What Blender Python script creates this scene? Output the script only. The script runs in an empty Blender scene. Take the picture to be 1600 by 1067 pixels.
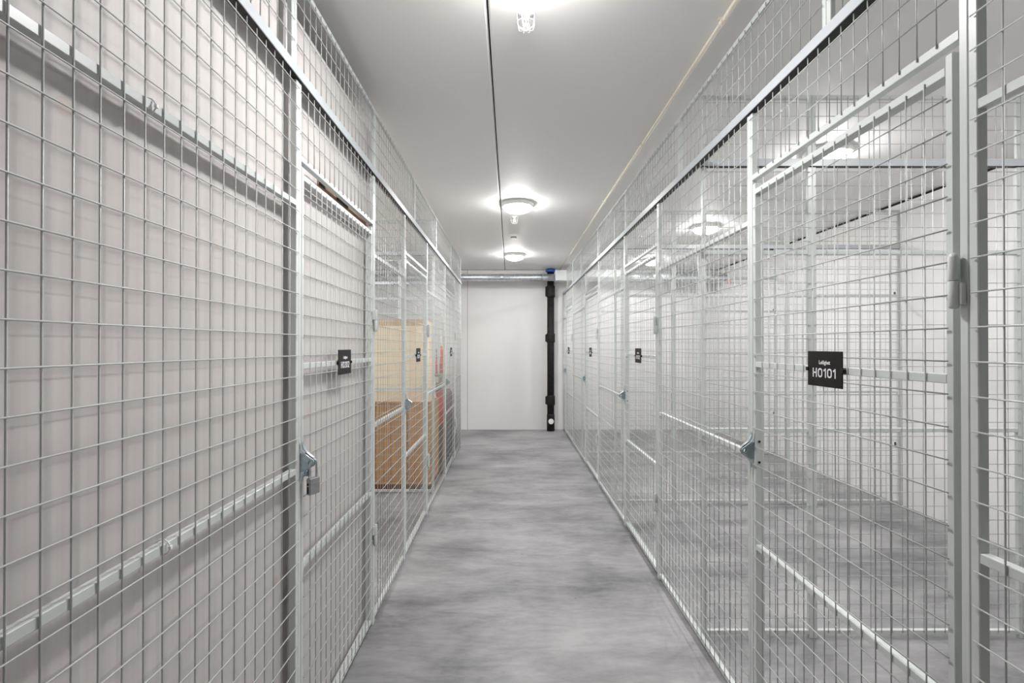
import bpy, math, random
from mathutils import Vector, Matrix

random.seed(7)
C = bpy.context.scene.collection
SC = bpy.context.scene

# ------------------------------------------------------------------ camera
cam_d = bpy.data.cameras.new('camera')
cam_d.sensor_width = 36.0
cam_d.lens = 18.0                       # 800 px focal length in a 1600 px frame
cam_d.clip_start = 0.02
cam = bpy.data.objects.new('camera', cam_d); C.objects.link(cam)
cam.location = (0.0, 0.0, 1.30)
TILT = math.radians(0.30)
cam.rotation_euler = (math.radians(90) + TILT, 0, 0)
cam_d.shift_x = 3.0 / 1600
cam_d.shift_y = (7.5 - 800 * math.tan(TILT)) / 1600
SC.camera = cam

# ------------------------------------------------------------------ world, view, lamp power
w = bpy.data.worlds.new('world'); SC.world = w; w.use_nodes = True
w.node_tree.nodes['Background'].inputs[0].default_value = (0.9, 0.95, 1.0, 1)
w.node_tree.nodes['Background'].inputs[1].default_value = 0.0
SC.view_settings.view_transform = 'Standard'
SC.view_settings.look = 'None'
SC.view_settings.gamma = 1.0
SC.view_settings.exposure = 0.08
LAMP, LAMP_MID = 110.0, 330.0           # emission of the lamps' opal domes, and of their brighter middle over the light source
SC.cycles.max_bounces = 14; SC.cycles.diffuse_bounces = 9; SC.cycles.glossy_bounces = 4
LAMP_COL = (1.0, 0.985, 0.972)

# ------------------------------------------------------------------ materials
def new_mat(name, col, rough=0.5, metal=0.0):
    m = bpy.data.materials.new(name); m.use_nodes = True
    b = m.node_tree.nodes['Principled BSDF']
    b.inputs['Base Color'].default_value = (*col, 1)
    b.inputs['Roughness'].default_value = rough
    b.inputs['Metallic'].default_value = metal
    return m

def mottled(name, col_a, col_b, scale, rough=0.5, metal=0.0, stretch=(1, 1, 1), detail=4.0, lo=0.35, hi=0.65, bump=0.0, bscale=60):
    m = new_mat(name, col_a, rough, metal)
    nt = m.node_tree; b = nt.nodes['Principled BSDF']
    tc = nt.nodes.new('ShaderNodeTexCoord'); mp = nt.nodes.new('ShaderNodeMapping')
    mp.inputs['Scale'].default_value = stretch
    nz = nt.nodes.new('ShaderNodeTexNoise'); nz.inputs['Scale'].default_value = scale; nz.inputs['Detail'].default_value = detail
    cr = nt.nodes.new('ShaderNodeValToRGB')
    cr.color_ramp.elements[0].position = lo; cr.color_ramp.elements[0].color = (*col_a, 1)
    cr.color_ramp.elements[1].position = hi; cr.color_ramp.elements[1].color = (*col_b, 1)
    L = nt.links.new
    L(tc.outputs['Object'], mp.inputs[0]); L(mp.outputs[0], nz.inputs['Vector'])
    L(nz.outputs[0], cr.inputs[0]); L(cr.outputs[0], b.inputs['Base Color'])
    if bump:
        n2 = nt.nodes.new('ShaderNodeTexNoise'); n2.inputs['Scale'].default_value = bscale
        bp = nt.nodes.new('ShaderNodeBump'); bp.inputs['Strength'].default_value = bump; bp.inputs['Distance'].default_value = 0.002
        L(mp.outputs[0], n2.inputs['Vector']); L(n2.outputs[0], bp.inputs['Height']); L(bp.outputs[0], b.inputs['Normal'])
    return m

def floor_mat():
    m = new_mat('polished_concrete', (0.3, 0.3, 0.31), 0.42)
    nt = m.node_tree; b = nt.nodes['Principled BSDF']; L = nt.links.new; N = nt.nodes.new
    tc = N('ShaderNodeTexCoord')
    def noise(scale, st, detail, dist=0.0):
        mp = N('ShaderNodeMapping'); mp.inputs['Scale'].default_value = st
        nz = N('ShaderNodeTexNoise'); nz.inputs['Scale'].default_value = scale
        nz.inputs['Detail'].default_value = detail; nz.inputs['Distortion'].default_value = dist
        nz.inputs['Roughness'].default_value = 0.62
        L(tc.outputs['Object'], mp.inputs[0]); L(mp.outputs[0], nz.inputs['Vector'])
        return nz.outputs[0]
    big = noise(1.25, (0.85, 1.3, 1), 8, 0.35)
    streak = noise(4.2, (0.55, 1.9, 1), 10, 0.5)
    fine = noise(34, (0.5, 1.3, 1), 5)
    def math_(op, a, bb, c=None):
        n = N('ShaderNodeMath'); n.operation = op
        for i, v in enumerate((a, bb, c)):
            if v is None: continue
            if isinstance(v, (int, float)): n.inputs[i].default_value = v
            else: L(v, n.inputs[i])
        return n.outputs[0]
    s = math_('ADD', math_('MULTIPLY', big, 0.52), math_('MULTIPLY', streak, 0.34))
    s = math_('ADD', s, math_('MULTIPLY', fine, 0.14))
    cr = N('ShaderNodeValToRGB'); e = cr.color_ramp.elements
    e[0].position = 0.37; e[0].color = (0.092, 0.093, 0.102, 1)
    e[1].position = 0.62; e[1].color = (0.355, 0.350, 0.360, 1)
    k = e.new(0.49); k.color = (0.232, 0.230, 0.240, 1)
    L(s, cr.inputs[0])
    # small dark specks
    vo = N('ShaderNodeTexVoronoi'); vo.inputs['Scale'].default_value = 4.5
    L(tc.outputs['Object'], vo.inputs['Vector'])
    sp = math_('LESS_THAN', vo.outputs['Distance'], 0.028)
    mx = N('ShaderNodeMixRGB'); mx.inputs[2].default_value = (0.10, 0.10, 0.105, 1)
    L(math_('MULTIPLY', sp, 0.75), mx.inputs[0]); L(cr.outputs[0], mx.inputs[1])
    L(mx.outputs[0], b.inputs['Base Color'])
    rr = math_('MULTIPLY_ADD', streak, 0.25, 0.33); L(rr, b.inputs['Roughness'])
    bp = N('ShaderNodeBump'); bp.inputs['Strength'].default_value = 0.12; bp.inputs['Distance'].default_value = 0.004
    L(s, bp.inputs['Height']); L(bp.outputs[0], b.inputs['Normal'])
    return m

def board_mat():
    """white limed boards, upright grain with faint knots"""
    m = new_mat('white_boarding', (0.7, 0.67, 0.65), 0.6)
    nt = m.node_tree; b = nt.nodes['Principled BSDF']; L = nt.links.new; N = nt.nodes.new
    tc = N('ShaderNodeTexCoord'); mp = N('ShaderNodeMapping'); mp.inputs['Scale'].default_value = (1, 38, 0.6)
    nz = N('ShaderNodeTexNoise'); nz.inputs['Scale'].default_value = 1.6; nz.inputs['Detail'].default_value = 5
    L(tc.outputs['Object'], mp.inputs[0]); L(mp.outputs[0], nz.inputs['Vector'])
    cr = N('ShaderNodeValToRGB'); e = cr.color_ramp.elements
    e[0].position = 0.3; e[0].color = (0.535, 0.502, 0.487, 1); e[1].position = 0.7; e[1].color = (0.585, 0.558, 0.544, 1)
    L(nz.outputs[0], cr.inputs[0])
    n2 = N('ShaderNodeTexVoronoi'); n2.inputs['Scale'].default_value = 3.1
    L(tc.outputs['Object'], n2.inputs['Vector'])
    lt = N('ShaderNodeMath'); lt.operation = 'LESS_THAN'; lt.inputs[1].default_value = 0.05; L(n2.outputs['Distance'], lt.inputs[0])
    ml = N('ShaderNodeMath'); ml.operation = 'MULTIPLY'; ml.inputs[1].default_value = 0.35; L(lt.outputs[0], ml.inputs[0])
    mx = N('ShaderNodeMixRGB'); mx.inputs[2].default_value = (0.55, 0.42, 0.36, 1)
    L(ml.outputs[0], mx.inputs[0]); L(cr.outputs[0], mx.inputs[1]); L(mx.outputs[0], b.inputs['Base Color'])
    return m

M = {}
M['paint'] = mottled('light_grey_powder_coat', (0.565, 0.595, 0.585), (0.60, 0.63, 0.62), 9, rough=0.33)
M['wire'] = mottled('light_grey_wire_coat', (0.455, 0.475, 0.465), (0.495, 0.515, 0.505), 12, rough=0.36)
M['rail'] = mottled('blue_grey_rail_coat', (0.47, 0.50, 0.53), (0.51, 0.54, 0.57), 9, rough=0.3)
M['zinc'] = mottled('galvanised_steel', (0.50, 0.53, 0.56), (0.68, 0.71, 0.73), 25, rough=0.32, metal=0.9)
M['hasp'] = mottled('bluish_zinc', (0.36, 0.44, 0.49), (0.52, 0.60, 0.64), 40, rough=0.30, metal=0.85)
M['lock'] = mottled('brushed_steel', (0.33, 0.33, 0.345), (0.42, 0.42, 0.44), 30, rough=0.35, metal=0.8, stretch=(1, 1, 9))
M['black'] = mottled('black_plastic', (0.012, 0.012, 0.013), (0.022, 0.021, 0.022), 14, rough=0.45)
M['pipe'] = mottled('black_cast_pipe', (0.010, 0.010, 0.010), (0.020, 0.019, 0.019), 20, rough=0.55)
M['sign'] = mottled('black_sign_plate', (0.006, 0.005, 0.005), (0.009, 0.008, 0.008), 8, rough=0.5)
for k_ in ('sign', 'black', 'pipe'):
    M[k_].node_tree.nodes['Principled BSDF'].inputs['Specular IOR Level'].default_value = 0.22
M['letter'] = mottled('white_lettering', (0.80, 0.80, 0.84), (0.86, 0.86, 0.88), 20, rough=0.5)
M['wall'] = mottled('white_painted_wall', (0.705, 0.70, 0.69), (0.735, 0.73, 0.72), 1.3, rough=0.65, bump=0.08, bscale=140)
M['board'] = board_mat()
M['ceiling'] = mottled('ceiling_paint', (0.855, 0.845, 0.825), (0.875, 0.865, 0.845), 0.9, rough=0.6, bump=0.05, bscale=160)
M['floor'] = floor_mat()
M['white'] = mottled('white_plastic', (0.80, 0.80, 0.79), (0.84, 0.84, 0.83), 20, rough=0.4)
M['cream'] = mottled('cream_conduit', (0.76, 0.71, 0.61), (0.80, 0.75, 0.65), 8, rough=0.45)
M['duct_white'] = mottled('white_duct_casing', (0.76, 0.78, 0.80), (0.82, 0.83, 0.85), 3, rough=0.25)
M['blue'] = mottled('blue_fitting', (0.01, 0.06, 0.28), (0.015, 0.09, 0.36), 20, rough=0.4)
M['card'] = mottled('brown_cardboard', (0.47, 0.235, 0.075), (0.55, 0.29, 0.10), 5, rough=0.75, stretch=(1, 1, 0.4))
M['card_dark'] = mottled('dark_brown_wood', (0.14, 0.055, 0.022), (0.20, 0.08, 0.03), 9, rough=0.7, stretch=(0.5, 1, 4))
M['kraft'] = mottled('pale_kraft_board', (0.80, 0.66, 0.47), (0.84, 0.71, 0.52), 4, rough=0.75)
M['tape'] = mottled('buff_parcel_tape', (0.50, 0.36, 0.20), (0.56, 0.41, 0.24), 9, rough=0.35)
M['shade_brown'] = mottled('brown_wall_shade', (0.27, 0.17, 0.11), (0.36, 0.24, 0.16), 6, rough=0.6, stretch=(1, 0.3, 6))  # brown of the shaded wall over the door, put into the strip's colour
M['red'] = mottled('red_fabric', (0.55, 0.02, 0.025), (0.66, 0.04, 0.04), 14, rough=0.7)
M['red_dark'] = mottled('deep_red_fabric', (0.50, 0.008, 0.012), (0.62, 0.015, 0.02), 12, rough=0.6)
M['grey_dark'] = mottled('dark_grey_shell', (0.105, 0.108, 0.105), (0.15, 0.152, 0.15), 9, rough=0.5)
M['grey_mid'] = mottled('grey_crate', (0.20, 0.195, 0.19), (0.26, 0.255, 0.25), 9, rough=0.55)
M['olive'] = mottled('olive_bin', (0.085, 0.085, 0.065), (0.12, 0.12, 0.095), 9, rough=0.55)
M['orange'] = mottled('orange_label', (0.85, 0.16, 0.03), (0.9, 0.2, 0.04), 20, rough=0.5)
M['gap'] = mottled('black_joint', (0.006, 0.006, 0.006), (0.012, 0.012, 0.012), 10, rough=0.9)
M['steel_dark'] = mottled('dark_steel', (0.12, 0.12, 0.125), (0.2, 0.2, 0.21), 30, rough=0.4, metal=0.7)

dome = bpy.data.materials.new('opal_lamp_dome'); dome.use_nodes = True
b_ = dome.node_tree.nodes['Principled BSDF']
b_.inputs['Base Color'].default_value = (0.9, 0.9, 0.9, 1)
b_.inputs['Emission Color'].default_value = (*LAMP_COL, 1)
b_.inputs['Emission Strength'].default_value = LAMP
M['dome'] = dome
dome_mid = dome.copy(); dome_mid.name = 'opal_lamp_dome_middle'
dome_mid.node_tree.nodes['Principled BSDF'].inputs['Emission Strength'].default_value = LAMP_MID

# ------------------------------------------------------------------ mesh builder
class MB:
    """collects boxes, tubes, prisms; build() links them as ONE mesh object"""
    def __init__(s, P=None):
        s.v = []; s.f = []; s.sm = []; s.P = P or (lambda a, b, c: (a, b, c))
    def add(s, vs, fs, smooth=False):
        k = len(s.v)
        s.v += [s.P(*p) for p in vs]
        s.f += [tuple(i + k for i in f) for f in fs]
        s.sm += [smooth] * len(fs)
    def box(s, x0, x1, y0, y1, z0, z1, bev=0.0):
        if bev <= 0:
            vs = [(x, y, z) for x in (x0, x1) for y in (y0, y1) for z in (z0, z1)]
            s.add(vs, [(0, 1, 3, 2), (4, 6, 7, 5), (0, 4, 5, 1), (2, 3, 7, 6), (0, 2, 6, 4), (1, 5, 7, 3)])
            return
        lo = [min(x0, x1), min(y0, y1), min(z0, z1)]; hi = [max(x0, x1), max(y0, y1), max(z0, z1)]
        vs = []; idx = {}
        for sx in (0, 1):
            for sy in (0, 1):
                for sz in (0, 1):
                    for ax in range(3):
                        p = []
                        for a, sg in enumerate((sx, sy, sz)):
                            e = hi[a] if sg else lo[a]
                            if a != ax: e += -bev if sg else bev
                            p.append(e)
                        idx[(sx, sy, sz, ax)] = len(vs); vs.append(tuple(p))
        fs = []
        for ax in range(3):
            o = [a for a in range(3) if a != ax]
            for sg in (0, 1):
                q = []
                for (a, b) in ((0, 0), (1, 0), (1, 1), (0, 1)):
                    c = [0, 0, 0]; c[ax] = sg; c[o[0]] = a; c[o[1]] = b
                    q.append(idx[(*c, ax)])
                fs.append(tuple(q))
            for a in (0, 1):
                for b in (0, 1):
                    c0 = [0, 0, 0]; c0[o[0]] = a; c0[o[1]] = b
                    c1 = c0[:]; c0[ax] = 0; c1[ax] = 1
                    fs.append((idx[(*c0, o[0])], idx[(*c1, o[0])], idx[(*c1, o[1])], idx[(*c0, o[1])]))
        for sx in (0, 1):
            for sy in (0, 1):
                for sz in (0, 1):
                    fs.append(tuple(idx[(sx, sy, sz, a)] for a in range(3)))
        s.add(vs, fs)
    def bar(s, a, b, r, n=6):
        s.tube([a, b], r, n)
    def tube(s, pts, r, n=8, cap=True):
        pts = [Vector(p) for p in pts]; m = len(pts)
        rs = r if isinstance(r, (list, tuple)) else [r] * m
        vs = []; prev = None
        for i, p in enumerate(pts):
            t = (pts[min(i + 1, m - 1)] - pts[max(i - 1, 0)]).normalized()
            if prev is None:
                u = t.cross(Vector((0, 0, 1)))
                if u.length < 1e-3: u = t.cross(Vector((0, 1, 0)))
            else:
                u = prev - t * prev.dot(t)
            u.normalize(); prev = u; q = t.cross(u)
            for k in range(n):
                a = 2 * math.pi * (k + 0.5) / n
                vs.append(tuple(p + (u * math.cos(a) + q * math.sin(a)) * rs[i]))
        fs = [(i * n + k, i * n + (k + 1) % n, (i + 1) * n + (k + 1) % n, (i + 1) * n + k) for i in range(m - 1) for k in range(n)]
        s.add(vs, fs, True)
        if cap:
            k = len(s.v) - m * n
            s.f += [tuple(k + i for i in range(n)), tuple(k + (m - 1) * n + i for i in range(n))]; s.sm += [False, False]
    def lathe(s, prof, c, n=24, axis='z', cap=True):
        vs = []
        for (r, h) in prof:
            for k in range(n):
                a = 2 * math.pi * k / n
                d = (r * math.cos(a), r * math.sin(a), h)
                if axis == 'y': d = (d[0], d[2], d[1])
                if axis == 'x': d = (d[2], d[0], d[1])
                vs.append((c[0] + d[0], c[1] + d[1], c[2] + d[2]))
        m = len(prof)
        fs = [(i * n + k, i * n + (k + 1) % n, (i + 1) * n + (k + 1) % n, (i + 1) * n + k) for i in range(m - 1) for k in range(n)]
        s.add(vs, fs, True)
        if cap:
            k = len(s.v) - m * n
            s.f += [tuple(k + i for i in range(n)), tuple(k + (m - 1) * n + i for i in range(n))]; s.sm += [False, False]
    def prism(s, poly, a0, a1, axis):
        """poly: 2-D outline in the two other axes (in axis order), extruded from a0 to a1"""
        n = len(poly); vs = []
        for a in (a0, a1):
            for (p, q) in poly:
                v = [p, q]; v.insert('xyz'.index(axis), a); vs.append(tuple(v))
        fs = [tuple(range(n)), tuple(range(n, 2 * n))] + [(i, (i + 1) % n, n + (i + 1) % n, n + i) for i in range(n)]
        s.add(vs, fs)
    def plate_hole(s, outer, hole, a0, a1, axis):
        """plate whose outline and hole have the same number of points"""
        n = len(outer); vs = []
        for a in (a0, a1):
            for ring in (outer, hole):
                for (p, q) in ring:
                    v = [p, q]; v.insert('xyz'.index(axis), a); vs.append(tuple(v))
        fs = []
        for i in range(n):
            j = (i + 1) % n
            fs += [(i, j, n + j, n + i), (2 * n + i, 3 * n + i, 3 * n + j, 2 * n + j),
                   (i, 2 * n + i, 2 * n + j, j), (n + i, n + j, 3 * n + j, 3 * n + i)]
        s.add(vs, fs)
    def build(s, name, mat, parent=None):
        me = bpy.data.meshes.new(name)
        o = bpy.data.objects.new(name, me); C.objects.link(o)
        off = Vector((0, 0, 0))
        if parent is not None:
            p = parent
            while p is not None:
                off += p.location; p = p.parent
            o.parent = parent
        else:
            xs = list(zip(*s.v))
            off = Vector(((min(xs[0]) + max(xs[0])) / 2, (min(xs[1]) + max(xs[1])) / 2, min(xs[2])))
            o.location = off
        me.from_pydata([tuple(Vector(v) - off) for v in s.v], [], s.f)
        me.polygons.foreach_set('use_smooth', s.sm)
        import bmesh
        bm = bmesh.new(); bm.from_mesh(me); bmesh.ops.recalc_face_normals(bm, faces=bm.faces); bm.to_mesh(me); bm.free()
        me.materials.append(mat); me.update()
        return o

def tag(o, label=None, cat=None, group=None, kind=None):
    if label: o['label'] = label
    if cat: o['category'] = cat
    if group: o['group'] = group
    if kind: o['kind'] = kind
    return o

def thing(name, loc, label, cat, group=None):
    o = bpy.data.objects.new(name, None); C.objects.link(o)
    o.location = loc; o.empty_display_size = 0.1
    return tag(o, label, cat, group, 'thing')

def struct(name, mb, mat, label=None):
    o = mb.build(name, mat); o['kind'] = 'structure'; o['category'] = name.split('_')[0]
    o['label'] = label
    return o

# ------------------------------------------------------------------ measures
H = 2.495                 # ceiling
FAR = 8.0                 # end wall
XR, XL = 0.830, -0.640    # front faces of the two aisle fences
WL = -0.680               # boarded wall just behind the left fence
WR = 3.21                 # outer wall of the right cages
WLL = -3.0                # outer wall of the left cages
YB = -2.6                 # wall behind the camera
WEND = 2.57               # where the boarded wall ends
CELL_U, CELL_Z = 0.0485, 0.0620
Z_HEAD0, Z_HEAD1, Z_TOP = 2.103, 2.136, 2.425

# ------------------------------------------------------------------ room
b = MB(); b.box(WLL - 0.1, WR + 0.1, YB - 0.1, FAR + 0.1, -0.1, 0.0)
struct('floor', b, M['floor'], 'grey mottled polished concrete floor of the store room')
b = MB()
JX = -0.080
b.prism([(WLL - 0.1, H), (JX - 0.011, H), (JX - 0.003, H + 0.010), (JX - 0.003, H + 0.1), (WLL - 0.1, H + 0.1)], YB - 0.1, FAR + 0.1, 'y')
b.prism([(WR + 0.1, H), (JX + 0.009, H), (JX + 0.003, H + 0.008), (JX + 0.003, H + 0.1), (WR + 0.1, H + 0.1)], YB - 0.1, FAR + 0.1, 'y')
struct('ceiling', b, M['ceiling'], 'smooth off-white painted concrete ceiling slabs')
b = MB(); b.box(JX - 0.0029, JX + 0.0029, YB, FAR - 0.002, H + 0.016, H + 0.09)
struct('trim_1', b, M['gap'], 'black joint line running along the ceiling')
b = MB(); b.box(WL - 0.12, WL, YB, WEND, 0, 2.345)
struct('wall_left', b, M['board'], 'white boarded wall behind the left mesh')
b = MB(); b.box(WLL, WL - 0.121, WEND - 0.12, WEND, 0, H)
struct('wall_left_return', b, M['wall'], 'white wall closing the left cages')
b = MB(); b.box(WLL - 0.1, WLL, WEND - 0.12, FAR, 0, H)
struct('wall_left_outer', b, M['wall'], 'white outer wall of the left cages')
b = MB(); b.box(WR, WR + 0.1, YB, FAR, 0, H - 0.022)
struct('wall_right', b, M['wall'], 'white outer wall of the right cages')
b = MB(); b.box(WR + 0.012, WR + 0.1, YB, FAR, H - 0.0215, H)
struct('trim_2', b, M['gap'], 'dark shadow gap between right wall and ceiling')
b = MB()
b.box(WLL - 0.1, -0.668, FAR, FAR + 0.1, 0, H - 0.006); b.box(-0.662, WR + 0.1, FAR, FAR + 0.1, 0, H - 0.006)
struct('wall_back', b, M['wall'], 'white end wall of the aisle')
b = MB(); b.box(-0.6679, -0.6621, FAR + 0.003, FAR + 0.09, 0, H - 0.006); 
struct('trim_3', b, M['grey_mid'], 'upright joint in the white end wall')
b = MB(); b.box(WLL, WR, FAR + 0.004, FAR + 0.09, H - 0.0058, H)
struct('trim_4', b, M['gap'], 'thin dark gap above the end wall')
b = MB(); b.box(WL - 0.12, WR + 0.1, YB - 0.1, YB, 0, H)
struct('wall_front', b, M['wall'], 'white wall behind the viewpoint')

# ------------------------------------------------------------------ fence frames
def right_frame(u, n, z): return (XR - n, u, z)
def left_frame(u, n, z): return (XL + n, u, z)
def cross_frame(Y, x_sign=1):
    return lambda u, n, z: (u, Y - n, z)

R_W = 0.0016
Z_GRID = 0.032            # phase of the level wires

def wires(P, u0, u1, z0, z1, name, parent, ends=0.009, zends=(0.009, 0.009), sides=6):
    """welded wire infill between frame members; (u0,u1,z0,z1) is the clear opening"""
    b = MB(P); r = R_W
    nu = max(1, round((u1 - u0) / CELL_U)); du = (u1 - u0) / nu
    k = math.ceil((z0 + 0.010 - Z_GRID) / CELL_Z)
    zs = []
    while Z_GRID + k * CELL_Z < z1 - 0.008:
        zs.append(Z_GRID + k * CELL_Z); k += 1
    for z in zs:
        b.bar((u0 - ends, 3 * r, z), (u1 + ends, 3 * r, z), r, sides)
    for i in range(1, nu):
        u = u0 + i * du
        b.bar((u, r, z0 - zends[0]), (u, r, z1 + zends[1]), r, sides)
    return b.build(name, M['wire'], parent)

def hasp_plate(P, u, z, name, parent, t=0.003, flip=1):
    """pressed steel lug standing out from the frame, with a flared root and a hole at the tip"""
    b = MB(P); n = 24
    hz, hn = z, 0.030
    outer = []; hole = []
    prof = [(0.0, 0.060), (0.002, 0.050), (0.006, 0.040), (0.014, 0.028), (0.026, 0.018), (0.036, 0.011), (0.042, 0.004)]
    pts = prof + [(a, -c) for a, c in reversed(prof)]
    # resample the closed outline to n points by angle around the hole
    def ray(ang):
        d = (math.cos(ang), math.sin(ang)); best = None
        m = len(pts)
        for i in range(m):
            ax, ay = pts[i]; bx, by = pts[(i + 1) % m]
            ex, ey = bx - ax, by - ay
            det = d[0] * (-ey) + ex * d[1]
            if abs(det) < 1e-12: continue
            rx, ry = ax - hn, ay
            s = (rx * (-ey) + ex * ry) / det
            tt = (d[0] * ry - d[1] * rx) / det
            if s > 0 and -1e-9 <= tt <= 1 + 1e-9 and (best is None or s < best): best = s
        return best if best else 0.01
    angs = [2 * math.pi * i / n for i in range(n)]
    crit = [math.atan2(p[1], p[0] - hn) % (2 * math.pi) for p in (pts[0], pts[-1])]
    for c in crit:
        j = min(range(n), key=lambda i: abs(angs[i] - c)); angs[j] = c
    for a in angs:
        s_ = ray(a); outer.append((hn + s_ * math.cos(a), z + s_ * math.sin(a)))
        hole.append((hn + 0.0058 * math.cos(a), z + 0.0058 * math.sin(a)))
    b.plate_hole(outer, hole, u - t / 2, u + t / 2, 'x')
    # folded lips along both flanks, turned along the fence
    for sg in (1, -1):
        for i in range(1, len(prof) - 1):
            (n0, c0), (n1, c1) = prof[i - 1], prof[i]
            z0_, z1_ = z + sg * c0, z + sg * c1
            w0 = 0.009
            vs = [(u - t / 2, n0, z0_), (u + flip * w0, n0, z0_ + sg * 0.002), (u + flip * w0, n1, z1_ + sg * 0.002), (u - t / 2, n1, z1_),
                  (u - t / 2, n0, z0_ - sg * t), (u + flip * w0, n0, z0_ - sg * 0.001), (u + flip * w0, n1, z1_ - sg * 0.001), (u - t / 2, n1, z1_ - sg * t)]
            b.add(vs, [(0, 1, 2, 3), (4, 5, 6, 7), (0, 1, 5, 4), (1, 2, 6, 5), (2, 3, 7, 6), (3, 0, 4, 7)])
    return b.build(name, M['hasp'], parent)

def clamp(P, u, z, parent, d=0.019):
    b = MB(P)
    b.box(u - 0.020, u + 0.020, -d - 0.004, -d, z - 0.019, z + 0.019, 0.001)
    for sz in (-0.011, 0.011):
        b.lathe([(0.0045, 0), (0.0045, 0.004), (0.0025, 0.0055)], (u, -d - 0.0095, z + sz), 8, 'y')
    return b.build('clamp', M['steel_dark'], parent)

def tie(P, u, z, parent, n=0.0225):
    """plastic tie round the middle rail and a wire"""
    b = MB(P)
    pts = []
    for i in range(17):
        a = 2 * math.pi * i / 16
        pts.append((u, -0.009 + 0.0145 * math.cos(a), z + 0.0145 * math.sin(a)))
    b.tube(pts, 0.0016, 6)
    b.box(u - 0.003, u + 0.003, 0.004, 0.009, z - 0.003, z + 0.003)
    return b.build('cable_tie', M['white'], parent)

W_ST = 0.018
def fixed_panel(P, u0, u1, label, group, rails=(0.925, 1.730), z0=0.018, z1=Z_HEAD0, name='mesh_fence', d=0.019, upright=True, clamps=(), ties=(), far=False):
    u0, u1 = u0 + 0.0006, u1 - 0.0006
    t = thing(name, Vector(P((u0 + u1) / 2, -d / 2, 0.0 if z0 < 0.1 else z0)), label, 'mesh panel', group)
    zf = 0.0 if z0 < 0.1 else z0
    for (a, c) in ((u0, u0 + W_ST), (u1 - W_ST, u1)):
        b = MB(P); b.box(a, c, -d, 0, (0.0 if z0 < 0.1 else z0), z1 - 0.0006, 0.0015); b.build('stile', M['paint'], t)
    if upright:
        b = MB(P); b.box(u0 + W_ST, u1 - W_ST, -d, 0, z0, z0 + W_ST, 0.0012); b.build('bottom_rail', M['paint'], t)
    else:
        b = MB(P); b.box(u0 + W_ST, u1 - W_ST, -d, 0, z1 - W_ST - 0.0006, z1 - 0.0006, 0.0012); b.build('top_rail', M['paint'], t)
    for z in rails:
        b = MB(P); b.box(u0 + W_ST, u1 - W_ST, -d, -0.0005, z - 0.009, z + 0.009, 0.0012); b.build('middle_rail', M['paint'], t)
    wires(P, u0 + W_ST, u1 - W_ST, z0 + W_ST if upright else z0 + 0.0, z1 - 0.0006 if upright else z1 - W_ST, 'wire_mesh', t, zends=(0.009, 0.0) if upright else (0.0, 0.009), sides=5 if far else 6)
    for (u, z) in clamps: clamp(P, u, z, t, d)
    for (u, z) in ties: tie(P, u, z, t)
    return t

def upper_panel(P, u0, u1, label, group, far=False):
    return fixed_panel(P, u0, u1, label, group, rails=(), z0=Z_HEAD1 + 0.0006, z1=Z_TOP, name='upper_mesh_fence', d=0.014, upright=False, far=far)

def header(P, u0, u1, label, group):
    t = thing('header_rail', Vector(P((u0 + u1) / 2, -0.01, Z_HEAD0)), label, 'rail', group)
    b = MB(P)
    b.box(u0, u1, 0.0070, 0.0100, Z_HEAD0, Z_HEAD0 + 0.020, 0.0008)        # front flange, lower step
    b.box(u0, u1, 0.0070, 0.0086, Z_HEAD0 + 0.020, Z_HEAD1, 0.0004)        # front flange, upper step
    b.box(u0, u1, -0.0205, 0.0070, Z_HEAD0 + 0.014, Z_HEAD0 + 0.017)       # web
    b.box(u0, u1, -0.0215, -0.0205, Z_HEAD0 + 0.002, Z_HEAD1)              # rear flange
    b.build('channel', M['rail'], t)
    b = MB(P); b.box(u0 + 0.001, u1 - 0.001, -0.0203, 0.0068, Z_HEAD0 + 0.0003, Z_HEAD0 + 0.0138)
    o = b.build('rubber_insert', M['black'], t); o['label'] = 'black rubber strip under the rail'
    return t

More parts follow.
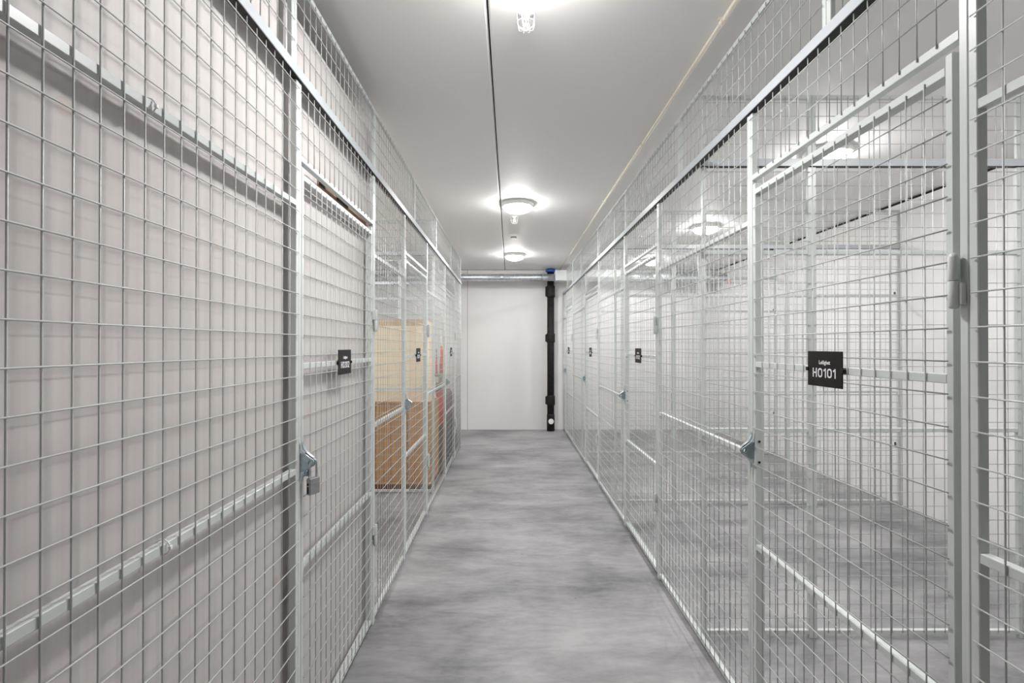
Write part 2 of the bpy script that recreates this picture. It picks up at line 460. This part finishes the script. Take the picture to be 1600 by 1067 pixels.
Z_DTOP = 1.833
def door_unit(P, u0, u1, hinge_near, sign_text, label_door, label_frame, gd, gf, lettering_frame, far=False, wide_gap=None):
    """frame with two jambs, transom and fixed mesh above; then the hinged leaf"""
    D = 0.019
    u0, u1 = u0 + 0.0006, u1 - 0.0006
    t = thing('gate_framework', Vector(P((u0 + u1) / 2, -D / 2, 0)), label_frame, 'door frame', gf)
    for (a, c) in ((u0, u0 + W_ST), (u1 - W_ST, u1)):
        b = MB(P); b.box(a, c, -D, 0, 0.0, Z_HEAD0 - 0.0006, 0.0015); b.build('jamb', M['paint'], t)
    b = MB(P); b.box(u0 + W_ST, u1 - W_ST, -D, 0, 1.868, 1.887, 0.0012); b.build('transom', M['paint'], t)
    wires(P, u0 + W_ST, u1 - W_ST, 1.887, Z_HEAD0 - 0.0006, 'wire_mesh', t, zends=(0.009, 0.0), sides=5 if far else 6)
    lu = (u1 - W_ST) if hinge_near else (u0 + W_ST)     # latch side inner face of jamb
    hu = (u0 + W_ST) if hinge_near else (u1 - W_ST)
    sg = 1 if hinge_near else -1
    z_l = 0.945
    # lug on the jamb
    hasp_plate(P, lu + sg * 0.004, z_l, 'hasp_lug', t, flip=sg)

    # leaf
    da, dc = (hu + 0.013, lu - 0.004) if hinge_near else (lu + 0.004, hu - 0.013)
    DD = 0.028; WS = 0.017; zb = 0.022
    dr = thing('cage_gate', Vector(P((da + dc) / 2, -DD / 2, zb)), label_door, 'door', gd)
    for (a, c) in ((da, da + WS), (dc - WS, dc)):
        b = MB(P); b.box(a, c, -DD, 0, zb, Z_DTOP + 0.020, 0.0015); b.build('stile', M['paint'], dr)
    b = MB(P); b.box(da + WS, dc - WS, -DD, 0, zb, zb + 0.018, 0.0012); b.build('bottom_rail', M['paint'], dr)
    b = MB(P); b.box(da + WS, dc - WS, -DD, 0, Z_DTOP - 0.018, Z_DTOP, 0.0012); b.build('top_rail', M['paint'], dr)
    for z in (0.622, 1.238):
        b = MB(P); b.box(da + WS, dc - WS, -0.019, -0.0005, z - 0.009, z + 0.009, 0.0012); b.build('middle_rail', M['paint'], dr)
    wires(P, da + WS, dc - WS, zb + 0.018, Z_DTOP - 0.018, 'wire_mesh', dr, sides=5 if far else 6)
    # hinges on the corridor face
    hc = (hu - sg * 0.001)
    for z in (1.42, 0.42):
        b = MB(P)
        b.lathe([(0.003, -0.051), (0.0065, -0.050), (0.0085, -0.046), (0.0085, -0.002), (0.0078, -0.0004)], (hc, 0.0120, z), 16, 'z')
        b.lathe([(0.0078, 0.0004), (0.0085, 0.002), (0.0085, 0.044), (0.0062, 0.050), (0.002, 0.052)], (hc, 0.0120, z), 16, 'z')
        b.box(hc - sg * 0.014, hc, 0.0004, 0.010, z - 0.044, z - 0.004, 0.001)
        b.box(hc, hc + sg * 0.016, 0.0004, 0.010, z + 0.004, z + 0.044, 0.001)
        b.build('hinge', M['paint'], dr)
    # bolts through the latch stile and the door-side lug
    iu = (dc - WS) if hinge_near else (da + WS)
    for z in (z_l + 0.033, z_l - 0.037):
        b = MB(P)
        pr = [(0.0042, 0.0), (0.0042, 0.0022), (0.002, 0.003)]
        b.lathe([(r_, -sg * h_) for r_, h_ in pr], (iu, -0.012, z), 10, 'x')
        b.build('bolt', M['black'], dr)
    hasp_plate(P, (dc - 0.005) if hinge_near else (da + 0.005), z_l, 'hasp_lug', dr, flip=-sg)
    # number sign tied to the upper middle rail
    cu = (da + dc) / 2 + (0.0 if hinge_near else 0.0)
    if hinge_near: cu = da + 0.381
    else: cu = da + 0.385
    sw, sh = 0.073, 0.0465
    zc = 1.2405
    n0 = 0.0066
    b = MB(P); b.box(cu - sw, cu + sw, n0, n0 + 0.003, zc - sh, zc + sh, 0.0006)
    s = b.build('number_sign', M['sign'], dr)
    s['label'] = 'small black sign plate reading ' + sign_text
    for q in (-1, 1):
        b = MB(P)
        b.box(cu + q * (sw - 0.004), cu + q * (sw + 0.006), -0.001, 0.0125, zc - 0.007, zc + 0.003, 0.001)
        b.build('sign_clip', M['black'], s)
    lettering(P, lettering_frame, 'Leilighet', 0.0142, cu + 0.002 * lettering_frame, n0 + 0.0032, zc + 0.0125, 1.0, 0.014, s)
    number(P, lettering_frame, sign_text, 0.0245, 0.0980, cu, n0 + 0.0032, zc - 0.0225, s)
    return t, dr

def glyph(ch):
    """(width, strokes) on a unit cap height; each stroke is a polyline"""
    def arc(cx, cy, rx, ry, a0, a1, k=10):
        return [(cx + rx * math.cos(math.radians(a0 + (a1 - a0) * i / k)), cy + ry * math.sin(math.radians(a0 + (a1 - a0) * i / k))) for i in range(k + 1)]
    h = 0.085
    if ch == 'H': return 0.66, [[(h, 0), (h, 1)], [(0.66 - h, 0), (0.66 - h, 1)], [(h, 0.5), (0.66 - h, 0.5)]]
    if ch == '0': return 0.68, [arc(0.34, 0.70, 0.255, 0.215, 0, 180) + arc(0.34, 0.30, 0.255, 0.215, 180, 360) + [(0.595, 0.70)]]
    if ch == '1': return 0.40, [[(0.31, 0), (0.31, 1)], [(0.31, 0.93), (0.03, 0.72)]]
    if ch == '2': return 0.66, [arc(0.33, 0.69, 0.235, 0.225, 165, -30) + [(0.10, 0.12), (0.10, h), (0.62, h)]]
    if ch == '3': return 0.66, [arc(0.32, 0.705, 0.225, 0.21, 150, -75) + arc(0.31, 0.30, 0.255, 0.215, 75, -150)]
    return 0.70, [[(0.50, 0), (0.50, 1), (0.46, 1), (h, 0.28), (h, 0.24), (0.68, 0.24)]]

def number(P, direction, txt, hgt, width, cu, n, z, parent):
    gl = [glyph(c) for c in txt]
    adv = 0.15; tot = sum(g[0] for g in gl) + adv * (len(gl) - 1)
    kx = width / tot; b = MB(P); x = -width / 2; wd = 0.165 * hgt
    for gw, strokes in gl:
        for st in strokes:
            pts = [(x + p * kx, q * hgt) for p, q in st]
            m = len(pts); L = []; Rr = []
            for i in range(m):
                a = pts[max(i - 1, 0)]; c = pts[min(i + 1, m - 1)]
                dx, dy = c[0] - a[0], c[1] - a[1]; q = math.hypot(dx, dy) or 1
                L.append((pts[i][0] - dy / q * wd / 2, pts[i][1] + dx / q * wd / 2)); Rr.append((pts[i][0] + dy / q * wd / 2, pts[i][1] - dx / q * wd / 2))
            vs = [(cu + direction * p, n, z + q) for p, q in L + Rr] + [(cu + direction * p, n + 0.0004, z + q) for p, q in L + Rr]
            fs = []
            for i in range(m - 1):
                fs += [(i, i + 1, m + i + 1, m + i), (2 * m + i, 2 * m + i + 1, 3 * m + i + 1, 3 * m + i), (i, i + 1, 2 * m + i + 1, 2 * m + i), (m + i, m + i + 1, 3 * m + i + 1, 3 * m + i)]
            fs += [(0, m, 3 * m, 2 * m), (m - 1, 2 * m - 1, 4 * m - 1, 3 * m - 1)]
            b.add(vs, fs)
        x += (gw + adv) * kx
    return b.build('lettering', M['letter'], parent)

def lettering(P, direction, txt, size, cu, n, z, sx, off, parent):
    cd = bpy.data.curves.new('lettering', 'FONT'); cd.body = txt; cd.size = size
    cd.align_x = 'CENTER'; cd.extrude = 0.0003; cd.offset = size * off; cd.resolution_u = 3
    o = bpy.data.objects.new('lettering_source', cd); C.objects.link(o)
    bpy.context.view_layer.update()
    me = bpy.data.meshes.new_from_object(o.evaluated_get(bpy.context.evaluated_depsgraph_get()))
    bpy.data.objects.remove(o); bpy.data.curves.remove(cd)
    b = MB(P)
    b.add([(cu + direction * v.co.x * sx, n + v.co.z, z + v.co.y) for v in me.vertices], [tuple(p.vertices) for p in me.polygons])
    bpy.data.meshes.remove(me)
    return b.build('lettering', M['letter'], parent)

# ------------------------------------------------------------------ right aisle fence
PER = 1.948
G_RP = 'mesh panels of the right fence'; G_LP = 'mesh panels of the left fence'
G_D = 'numbered mesh cage doors'; G_F = 'door frames in the aisle fences'
r_txt = ['H0101', 'H0102', 'H0103', 'H0104']
ordw = ['first', 'second', 'third', 'fourth']
fixed_panel(right_frame, 0.20, 0.926, 'pale grey mesh panel cut off by the right edge, hinge side of door H0101', G_RP)
r_lab = ['pale grey mesh panel between door H0101 and the next right door', 'pale grey mesh panel between second and third right doors',
         'pale grey mesh panel between third and fourth right doors', 'narrow mesh panel at far end of right fence, touching the end wall']
d_lab = ['large mesh door with black sign H0101, near right', 'second mesh door along the right, black sign H0102',
         'third mesh door along the right fence, small black sign', 'farthest mesh door on the right, beside the end wall']
for i in range(4):
    s0 = 0.926 + PER * i; s1 = s0 + 0.846
    door_unit(right_frame, s0, s1, True, r_txt[i], d_lab[i],
              'pale grey frame with mesh transom around the %s right-hand door' % ordw[i], G_D, G_F, -1, far=i > 1)
    e1 = min(s0 + PER, FAR - 0.004)
    fixed_panel(right_frame, s1, e1, r_lab[i], G_RP, clamps=[(s1 + 0.0215, 0.535), (s1 + 0.0215, 1.33)], far=i > 0)
header(right_frame, 0.2, FAR - 0.004, 'long pale grey rail over the right doors and panels', 'header rails')
ups = [0.17, 1.34, 2.51, 3.68, 4.85, 6.02, 6.80, 7.50]
uw = ['nearest', 'second', 'third', 'fourth', 'fifth', 'sixth', 'farthest']
for i in range(7):
    upper_panel(right_frame, ups[i], ups[i + 1], 'mesh panel above the right header rail, %s along the aisle' % uw[i], 'upper mesh panels', far=i > 2)

# ------------------------------------------------------------------ left aisle fence
fixed_panel(left_frame, -0.40, 1.550, 'wide mesh panel filling the left edge in front of boarded wall', G_LP,
            ties=[(0.735 + 0.18, 1.730), (0.957, 0.925)])
L_d = [(1.550, 2.410), (3.120, 3.970), (5.090, 5.950)]
l_txt = ['H0202', 'H0201', 'H0203']
l_dl = ['padlocked mesh door with black sign H0202 on the left', 'mesh door on the left in front of the brown boxes', 'farthest mesh door on the left, grey suitcase behind it']
for i, (a, c) in enumerate(L_d):
    door_unit(left_frame, a, c, False, l_txt[i], l_dl[i], 'pale grey frame with mesh transom around the %s left-hand door' % ordw[i], G_D, G_F, 1, far=i > 0)
for (a, c, lab) in ((2.410, 3.120, 'mesh panel just past door H0202, before the brown boxes'), (3.970, 5.090, 'mesh panel between the second and third left doors'),
                    (5.950, 6.660, 'mesh panel at the far end of the left fence')):
    fixed_panel(left_frame, a, c, lab, G_LP, far=True)
header(left_frame, -0.40, 6.660, 'long pale grey rail over the left doors and panels', 'header rails')
ul = [-0.40, 1.515, 2.42, 3.44, 4.46, 5.56, 6.66]
uwl = ['nearest', 'second', 'third', 'fourth', 'fifth', 'farthest']
for i in range(6):
    upper_panel(left_frame, ul[i], ul[i + 1], 'mesh panel above the left header rail, %s along the aisle' % uwl[i], 'upper mesh panels', far=i > 1)

# ------------------------------------------------------------------ partitions between the cages
def partition(Y, edges, who, side):
    P = cross_frame(Y); n = len(edges) - 1
    pos = ['next to the aisle', 'in the middle', 'against the outer wall']
    for i in range(n):
        a, c = edges[i], edges[i + 1]
        fixed_panel(P, a, c, 'lower mesh panel of the %s %s cage partition, %s' % (who, side, pos[i]), 'cage partition panels', rails=(0.925, 1.720), far=True,
                    clamps=[(c - 0.012, 0.49), (c - 0.012, 1.73)] if (i == n - 1 and side == 'right') else ())
        upper_panel(P, a, c, 'upper mesh panel of the %s %s cage partition, %s' % (who, side, pos[i]), 'upper cage partition panels', far=True)
    header(P, edges[0], edges[-1], 'header rail across the %s %s cage partition' % (who, side), 'header rails')

for Y, who in ((2.285, 'nearest'), (4.215, 'second'), (6.165, 'farthest')):
    partition(Y, [XR + 0.030, 1.350, 2.285, WR - 0.003], who, 'right')
for Y, who in ((4.52, 'nearer'), (6.638, 'farther')):
    partition(Y, [WLL + 0.003, -2.20, -1.43, XL - 0.030][::1], who, 'left')

# ------------------------------------------------------------------ lamps
def lamp(x, y, label, group):
    t = thing('ceiling_lamp', (x, y, H), label, 'ceiling lamp', group)
    b = MB(); b.lathe([(0.128, 0.0), (0.136, -0.010), (0.136, -0.024), (0.126, -0.034), (0.112, -0.034)], (x, y, H), 40)
    b.build('base_ring', M['white'], t)
    b = MB(); R, d = 0.119, 0.052
    prof = [(R * math.cos(a), -0.032 - d * math.sin(a)) for a in [math.pi / 2 * k / 7 for k in range(7)]] + [(0.006, -0.032 - d)]
    b.lathe(prof, (x, y, H), 28); o = b.build('diffuser', M['dome'], t)
    o.data.materials.append(dome_mid)
    for p in o.data.polygons:
        if math.hypot(p.center.x, p.center.y) < 0.05 and p.center.z < -0.06: p.material_index = 1
    return t
G_L = 'round ceiling lamps'
lamp(0.060, 1.55, 'round white lamp over the aisle at the top edge', G_L)
lamp(0.062, 4.27, 'round lit lamp over the middle of the aisle', G_L)
lamp(0.058, 6.64, 'round lit lamp over the aisle nearest the end wall', G_L)
for y, q in ((1.17, 'beside the viewpoint'), (3.12, 'beyond door H0101'), (5.07, 'second from the front'), (7.02, 'nearest the end wall')):
    lamp(1.94, y, 'round lit lamp over the right cages, ' + q, G_L)
for y, q in ((3.70, 'above the empty left cage'), (5.60, 'above the left cage with boxes')):  # unseen lamps behind the boarded wall, added to light the left cages
    lamp(-1.95, y, 'unseen round lamp added for light, ' + q, G_L)

# ------------------------------------------------------------------ sprinklers, detector
def sprinkler(x, y, label):
    t = thing('sprinkler', (x, y, H), label, 'sprinkler', 'caged sprinkler heads')
    b = MB(); b.lathe([(0.030, 0.0), (0.030, -0.003), (0.014, -0.007), (0.009, -0.008)], (x, y, H), 20); b.build('escutcheon', M['white'], t)
    b = MB(); b.lathe([(0.008, -0.006), (0.008, -0.020), (0.004, -0.022), (0.003, -0.040), (0.004, -0.042)], (x, y, H), 10)
    for q in (-1, 1):
        b.tube([(x + q * 0.007, y, H - 0.018), (x + q * 0.010, y, H - 0.032), (x + q * 0.003, y, H - 0.046)], 0.0016, 6)
    b.lathe([(0.003, -0.044), (0.012, -0.047), (0.012, -0.049), (0.002, -0.050)], (x, y, H), 14)
    b.build('head', M['white'], t)
    b = MB()
    for k in range(4):
        a = math.pi * k / 4 + 0.3; ca, sa = math.cos(a), math.sin(a)
        prof = [(-0.034, -0.002), (-0.032, -0.040), (-0.026, -0.058), (0.0, -0.066), (0.026, -0.058), (0.032, -0.040), (0.034, -0.002)]
        b.tube([(x + ca * r_, y + sa * r_, H + h_) for r_, h_ in prof], 0.0011, 6)
    b.tube([(x + 0.0315 * math.cos(2 * math.pi * k / 20), y + 0.0315 * math.sin(2 * math.pi * k / 20), H - 0.036) for k in range(21)], 0.0014, 6)
    b.build('wire_guard', M['white'], t)
sprinkler(0.057, 1.83, 'small caged sprinkler head on ceiling beneath the top-edge lamp')
sprinkler(0.040, 4.72, 'small caged sprinkler head just past the middle aisle lamp')
sprinkler(2.05, 4.62, 'small caged sprinkler head over the right cages')
t = thing('smoke_detector', (0.039, 5.5, H), 'small white smoke detector between the two far aisle lamps', 'smoke detector')
b = MB(); b.lathe([(0.050, 0), (0.050, -0.012), (0.042, -0.020)], (0.039, 5.5, H), 24); b.build('base', M['white'], t)
b = MB(); b.lathe([(0.030, -0.0195), (0.030, -0.034), (0.024, -0.040), (0.003, -0.042)], (0.039, 5.5, H), 20); b.build('sensing_head', M['white'], t)
b = MB(); b.lathe([(0.0325, -0.023), (0.0325, -0.030)], (0.039, 5.5, H), 20, cap=False); b.build('vent_slot', M['black'], t)

# ------------------------------------------------------------------ conduit along the ceiling
t = thing('ceiling_conduit', (0.775, 4.0, 2.487), 'thin cream conduit along the ceiling above the right fence', 'conduit')
b = MB(); b.tube([(0.775, YB, H - 0.010), (0.775, FAR, H - 0.010)], 0.008, 12); b.build('tube', M['cream'], t)
for y in (0.72, 1.86, 3.0, 4.2, 5.4, 6.6, 7.6):
    b = MB(); b.lathe([(0.0105, -0.012), (0.0105, 0.012)], (0.775, y, H - 0.0105), 12, 'y'); b.box(0.760, 0.790, y - 0.007, y + 0.007, H - 0.004, H)
    b.build('saddle_clip', M['cream'], t)

# ------------------------------------------------------------------ services on the end wall
DY = 7.62
t = thing('ventilation_duct', (0, DY, 2.28), 'round galvanised duct running level under the ceiling at the end wall', 'duct')
b = MB()
b.tube([(WLL, DY, 2.325), (0.672, DY, 2.325)], 0.052, 24); b.build('duct_run', M['zinc'], t)
b = MB()
for x in (-2.3, -1.15, -0.13):
    b.lathe([(0.0535, -0.02), (0.0545, -0.004), (0.0545, 0.004), (0.0535, 0.02)], (x, DY, 2.325), 24, 'x', cap=False)
b.build('duct_joint', M['zinc'], t)
for x in (-1.75, 0.485):
    b = MB(); b.tube([(x, DY, 2.375), (x, DY, H)], 0.003, 6)
    b.lathe([(0.0545, -0.012), (0.0545, 0.012)], (x, DY, 2.325), 20, 'x', cap=False)
    b.build('hanger', M['zinc'], t)
t = thing('duct_casing', (1.15, DY, 2.27), 'white boxed duct casing beside black pipe behind the right fence', 'duct casing')
b = MB(); b.box(0.672, 1.640, DY - 0.085, DY + 0.085, 2.272, 2.425, 0.004); b.build('casing', M['duct_white'], t)
b = MB(); b.box(0.668, 0.690, DY - 0.088, DY + 0.088, 2.269, 2.428, 0.003); b.box(1.625, 1.645, DY - 0.088, DY + 0.088, 2.269, 2.428, 0.003); b.build('end_flange', M['duct_white'], t)
for x in (0.9, 1.45):
    b = MB(); b.tube([(x, DY, 2.425), (x, DY, H)], 0.004, 6); b.build('hanger', M['zinc'], t)
t = thing('silencer_duct', (2.4, DY, 2.26), 'grey round duct section at the far right corner under the ceiling', 'duct')
b = MB(); b.tube([(1.645, DY, 2.335), (2.10, DY, 2.335)], 0.062, 24); b.tube([(2.80, DY, 2.335), (WR, DY, 2.335)], 0.062, 24); b.build('duct_run', M['zinc'], t)
b = MB(); b.tube([(2.10, DY, 2.335), (2.12, DY, 2.335), (2.78, DY, 2.335), (2.80, DY, 2.335)], [0.064, 0.085, 0.085, 0.064], 28); b.build('silencer', M['zinc'], t)
for x in (2.25, 2.65):
    b = MB(); b.tube([(x, DY, 2.42), (x, DY, H)], 0.004, 6); b.build('hanger', M['zinc'], t)
b = MB(); b.box(3.205, 3.2095, 7.45, 7.55, 2.215, 2.315)
o = b.build('warning_label', M['orange']); tag(o, 'small orange label on the white wall at far right corner', 'label')

PX, PY = 0.625, 7.885
t = thing('soil_pipe', (PX, PY, 0), 'black upright waste pipe against the white end wall', 'pipe')
b = MB(); b.tube([(PX, PY, 0.0), (PX, PY, 2.44)], 0.054, 28); b.build('pipe_run', M['pipe'], t)
for (z0, z1) in ((1.355, 1.50), (0.395, 0.545), (2.05, 2.235)):
    b = MB(); b.lathe([(0.058, z0), (0.066, z0 + 0.012), (0.066, z1 - 0.012), (0.058, z1)], (PX, PY, 0), 28)
    b.lathe([(0.0675, z0 + 0.02), (0.0675, z0 + 0.032)], (PX, PY, 0), 28, cap=False); b.lathe([(0.0675, z1 - 0.032), (0.0675, z1 - 0.02)], (PX, PY, 0), 28, cap=False)
    b.box(PX - 0.082, PX - 0.060, PY - 0.012, PY + 0.012, z0 + 0.016, z1 - 0.016, 0.002)
    b.build('coupling', M['pipe'], t)
b = MB(); b.lathe([(0.060, 0.0), (0.060, 0.24), (0.055, 0.26)], (PX, PY, 0), 28); b.lathe([(0.046, -0.075), (0.046, -0.03)], (PX, PY, 0.155), 24, 'y'); b.build('inspection_tee', M['pipe'], t)
b = MB(); b.lathe([(0.041, -0.083), (0.041, -0.075)], (PX, PY, 0.155), 24, 'y'); b.build('inspection_cap', M['white'], t)
b = MB(); b.lathe([(0.060, 2.44), (0.080, 2.445), (0.080, 2.480), (0.062, 2.488)], (PX, PY, 0), 24); b.box(PX - 0.02, PX + 0.10, PY - 0.03, PY + 0.03, 2.452, 2.474, 0.003)
o = b.build('blue_collar', M['blue'], t); o['label'] = 'blue collar at the ceiling'

# ------------------------------------------------------------------ padlock on the near left door
lx, ly, lz = XL + 0.030, 1.578, 0.945
t = thing('padlock', (lx, ly, lz - 0.095), 'steel padlock hanging from the hasp of door H0202', 'padlock')
R_ = Matrix.Rotation(math.radians(-24), 3, 'Z')
def PL(a, b_, c):
    v = R_ @ Vector((a, b_, c)); return (lx + v.x + 0.004, ly + v.y, lz + v.z)
b = MB(PL)
pts = [(0, -0.014, -0.052), (0, -0.014, -0.013)] + [(0, -0.014 * math.cos(a), -0.009 + 0.015 * math.sin(a)) for a in [math.pi * k / 8 for k in range(1, 8)]] + [(0, 0.014, -0.013), (0, 0.014, -0.052)]
b.tube(pts, 0.0036, 10); b.build('shackle', M['zinc'], t)
b = MB(PL)
b.box(-0.0085, 0.0085, -0.021, 0.021, -0.099, -0.048, 0.0025); b.build('body', M['lock'], t)
b = MB(PL)
b.box(-0.0032, 0.0032, -0.0216, -0.0209, -0.094, -0.073, 0.0002); b.box(-0.0032, 0.0032, -0.0216, -0.0209, -0.069, -0.062, 0.0002); b.build('key_slot', M['black'], t)
b = MB(PL); b.lathe([(0.0055, -0.004), (0.0115, -0.003), (0.0115, 0.003), (0.0055, 0.004)], (-0.008, -0.014, -0.031), 18, 'x'); b.build('washer', M['hasp'], t)

# ------------------------------------------------------------------ painted shade strip and clips on the boarded wall behind door H0202
b = MB(); b.box(WL, WL + 0.007, 1.80, 2.50, 1.852, 1.908, 0.001)  # thin strip coloured as the wall in shade beyond the transom
o = b.build('wall_shade_strip', M['shade_brown']); tag(o, 'brown strip painted as shade on boarded wall over door H0202', 'shade strip')
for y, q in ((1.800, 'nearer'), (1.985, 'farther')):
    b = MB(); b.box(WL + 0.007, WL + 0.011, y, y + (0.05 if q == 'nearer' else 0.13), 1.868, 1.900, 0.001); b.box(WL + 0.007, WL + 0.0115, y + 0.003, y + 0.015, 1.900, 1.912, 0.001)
    o = b.build('wall_clip', M['black']); tag(o, 'black clip on the brown shade strip over door H0202, %s of two' % q, 'clip', 'black wall clips')

# ------------------------------------------------------------------ stored things in the left cages
t = thing('wooden_crate', (-1.25, 5.0, 0), 'orange-brown crate standing on floor behind the left mesh doors', 'crate')
b = MB(); b.box(-1.86, -0.705, 4.62, 5.05, 0.06, 0.800, 0.004); b.build('body', M['card'], t)
b = MB()
for k in range(16):
    x0 = -1.855 + k * 0.0718
    b.box(x0, x0 + 0.064, 4.612, 4.62, 0.075, 0.785, 0.002)
b.build('front_boards', M['card'], t)
b = MB(); b.box(-1.86, -0.705, 4.60, 4.62, 0.785, 0.80); b.box(-1.86, -0.705, 4.60, 4.62, 0.06, 0.075); b.build('edge_strip', M['card'], t)
b = MB(); b.box(-1.85, -0.715, 4.61, 5.04, 0.0, 0.0595, 0.002); b.build('plinth', M['card_dark'], t)
t = thing('cardboard_box', (-1.25, 4.85, 0.80), 'tall pale cardboard box resting on the orange-brown crate', 'box')
b = MB(); 
vs = [(-1.80, 4.64, 0.8), (-0.725, 4.64, 0.8), (-0.725, 5.02, 0.8), (-1.80, 5.02, 0.8), (-1.79, 4.65, 1.545), (-0.765, 4.65, 1.545), (-0.765, 5.01, 1.53), (-1.79, 5.01, 1.53)]
b.add(vs, [(0, 1, 2, 3), (4, 5, 6, 7), (0, 1, 5, 4), (1, 2, 6, 5), (2, 3, 7, 6), (3, 0, 4, 7)]); b.build('carton', M['kraft'], t)
b = MB(); b.box(-1.788, -0.767, 4.80, 4.86, 1.5375, 1.5415); b.box(-1.785, -0.768, 4.6492, 4.6502, 1.47, 1.545); b.build('packing_tape', M['tape'], t)

t = thing('storage_bin', (-0.80, 5.36, 0), 'dark olive bin on the floor under the red bag', 'bin')
b = MB()
vs = []
for (z, g) in ((0, 0.02), (0.46, 0.0)):
    vs += [(-0.94 + g, 5.20 + g, z), (-0.68 - g, 5.20 + g, z), (-0.68 - g, 5.52 - g, z), (-0.94 + g, 5.52 - g, z)]
b.add(vs, [(0, 1, 2, 3), (4, 5, 6, 7), (0, 1, 5, 4), (1, 2, 6, 5), (2, 3, 7, 6), (3, 0, 4, 7)]); b.build('tub', M['olive'], t)
b = MB(); b.box(-0.948, -0.672, 5.192, 5.528, 0.4605, 0.49, 0.006); b.build('lid', M['olive'], t)
t = thing('red_bag', (-0.79, 5.36, 0.49), 'bright red fabric bag resting on the olive bin', 'bag')
b = MB()
prof = [(0.085, 0.0), (0.108, 0.03), (0.112, 0.12), (0.098, 0.24), (0.085, 0.33), (0.075, 0.365)]
rings = 20; vs = []
for (r_, h_) in prof:
    for k in range(rings):
        a = 2 * math.pi * k / rings
        rr = r_ * (1 + 0.07 * math.sin(3 * a + h_ * 18) + 0.04 * math.sin(5 * a - h_ * 11))
        vs.append((-0.792 + rr * math.cos(a), 5.355 + 1.15 * rr * math.sin(a), 0.4905 + h_))
n = rings
fs = [(i * n + k, i * n + (k + 1) % n, (i + 1) * n + (k + 1) % n, (i + 1) * n + k) for i in range(len(prof) - 1) for k in range(n)] + [tuple(range(n)), tuple((len(prof) - 1) * n + k for k in range(n))]
b.add(vs, fs, True); b.build('sack', M['red_dark'], t)
b = MB(); b.tube([(-0.70, 5.29, 0.66), (-0.672, 5.29, 0.74), (-0.695, 5.29, 0.84)], 0.006, 6); b.build('strap', M['white'], t)
t = thing('grey_crate', (-0.80, 5.36, 0.857), 'low grey crate with white labels sitting on the red bag', 'crate')
b = MB(); b.box(-0.945, -0.690, 5.22, 5.50, 0.8565, 1.010, 0.006); b.build('body', M['grey_mid'], t)
b = MB(); b.box(-0.930, -0.85, 5.2175, 5.2199, 0.88, 0.985); b.box(-0.80, -0.73, 5.2175, 5.2199, 0.93, 0.99); b.box(-0.6899, -0.6875, 5.25, 5.36, 0.90, 0.98); b.build('label_sheet', M['white'], t)
for (x, y, zt, rr, lab) in ((-0.745, 5.56, 1.42, 0.020, 'tall rolled red parasol with white tip behind the left mesh'), (-0.80, 5.56, 1.28, 0.011, 'thin rolled red parasol with grey tip beside the taller one')):
    t = thing('rolled_parasol', (x, y, 0), lab, 'parasol', 'rolled red parasols')
    b = MB(); b.lathe([(rr * 0.6, 0.42), (rr * 1.15, 0.5), (rr * 1.25, 0.9), (rr * 1.05, 1.1), (rr * 0.55, zt - 0.12)], (x, y, 0), 12); b.build('canopy', M['red'], t)
    b = MB(); b.tube([(x, y, 0), (x, y, 0.42)], 0.009, 8); b.build('pole', M['white'], t)
    tipm = M['white'] if rr > 0.015 else M['grey_mid']
    b = MB(); b.lathe([(rr * 0.5, zt - 0.12), (rr * 0.7, zt - 0.085), (rr * 0.35, zt - 0.06), (rr * 0.6, zt - 0.03), (rr * 0.5, zt - 0.01), (rr * 0.1, zt)], (x, y, 0), 10); b.build('finial', tipm, t)

t = thing('suitcase', (-0.80, 5.84, 0), 'large dark grey suitcase standing behind the farthest left door', 'suitcase')
b = MB(); b.box(-0.93, -0.690, 5.605, 6.12, 0.045, 0.80, 0.035); b.build('shell', M['grey_dark'], t)
b = MB()
for k in range(5): b.box(-0.690, -0.684, 5.67 + k * 0.09, 5.70 + k * 0.09, 0.10, 0.75, 0.002)
b.build('shell_rib', M['grey_dark'], t)
b = MB(); b.tube([(-0.81, 5.76, 0.79), (-0.81, 5.76, 0.89), (-0.81, 5.78, 0.90), (-0.81, 5.94, 0.90), (-0.81, 5.96, 0.89), (-0.81, 5.96, 0.79)], 0.008, 8); b.build('handle', M['steel_dark'], t)
for (x, y) in ((-0.89, 5.66), (-0.73, 5.66), (-0.89, 6.06), (-0.73, 6.06)):
    b = MB(); b.lathe([(0.018, -0.010), (0.023, -0.007), (0.023, 0.007), (0.018, 0.010)], (x, y, 0.0235), 14, 'x'); b.box(x - 0.004, x + 0.004, y - 0.01, y + 0.01, 0.022, 0.052); b.build('wheel', M['black'], t)
b = MB(); b.box(-0.86, -0.685, 6.26, 6.58, 0.0, 0.19, 0.008); b.box(-0.865, -0.680, 6.255, 6.585, 0.165, 0.195, 0.004)
o = b.build('toolbox', M['grey_dark']); tag(o, 'low dark box on floor at the far end of left cages', 'box')
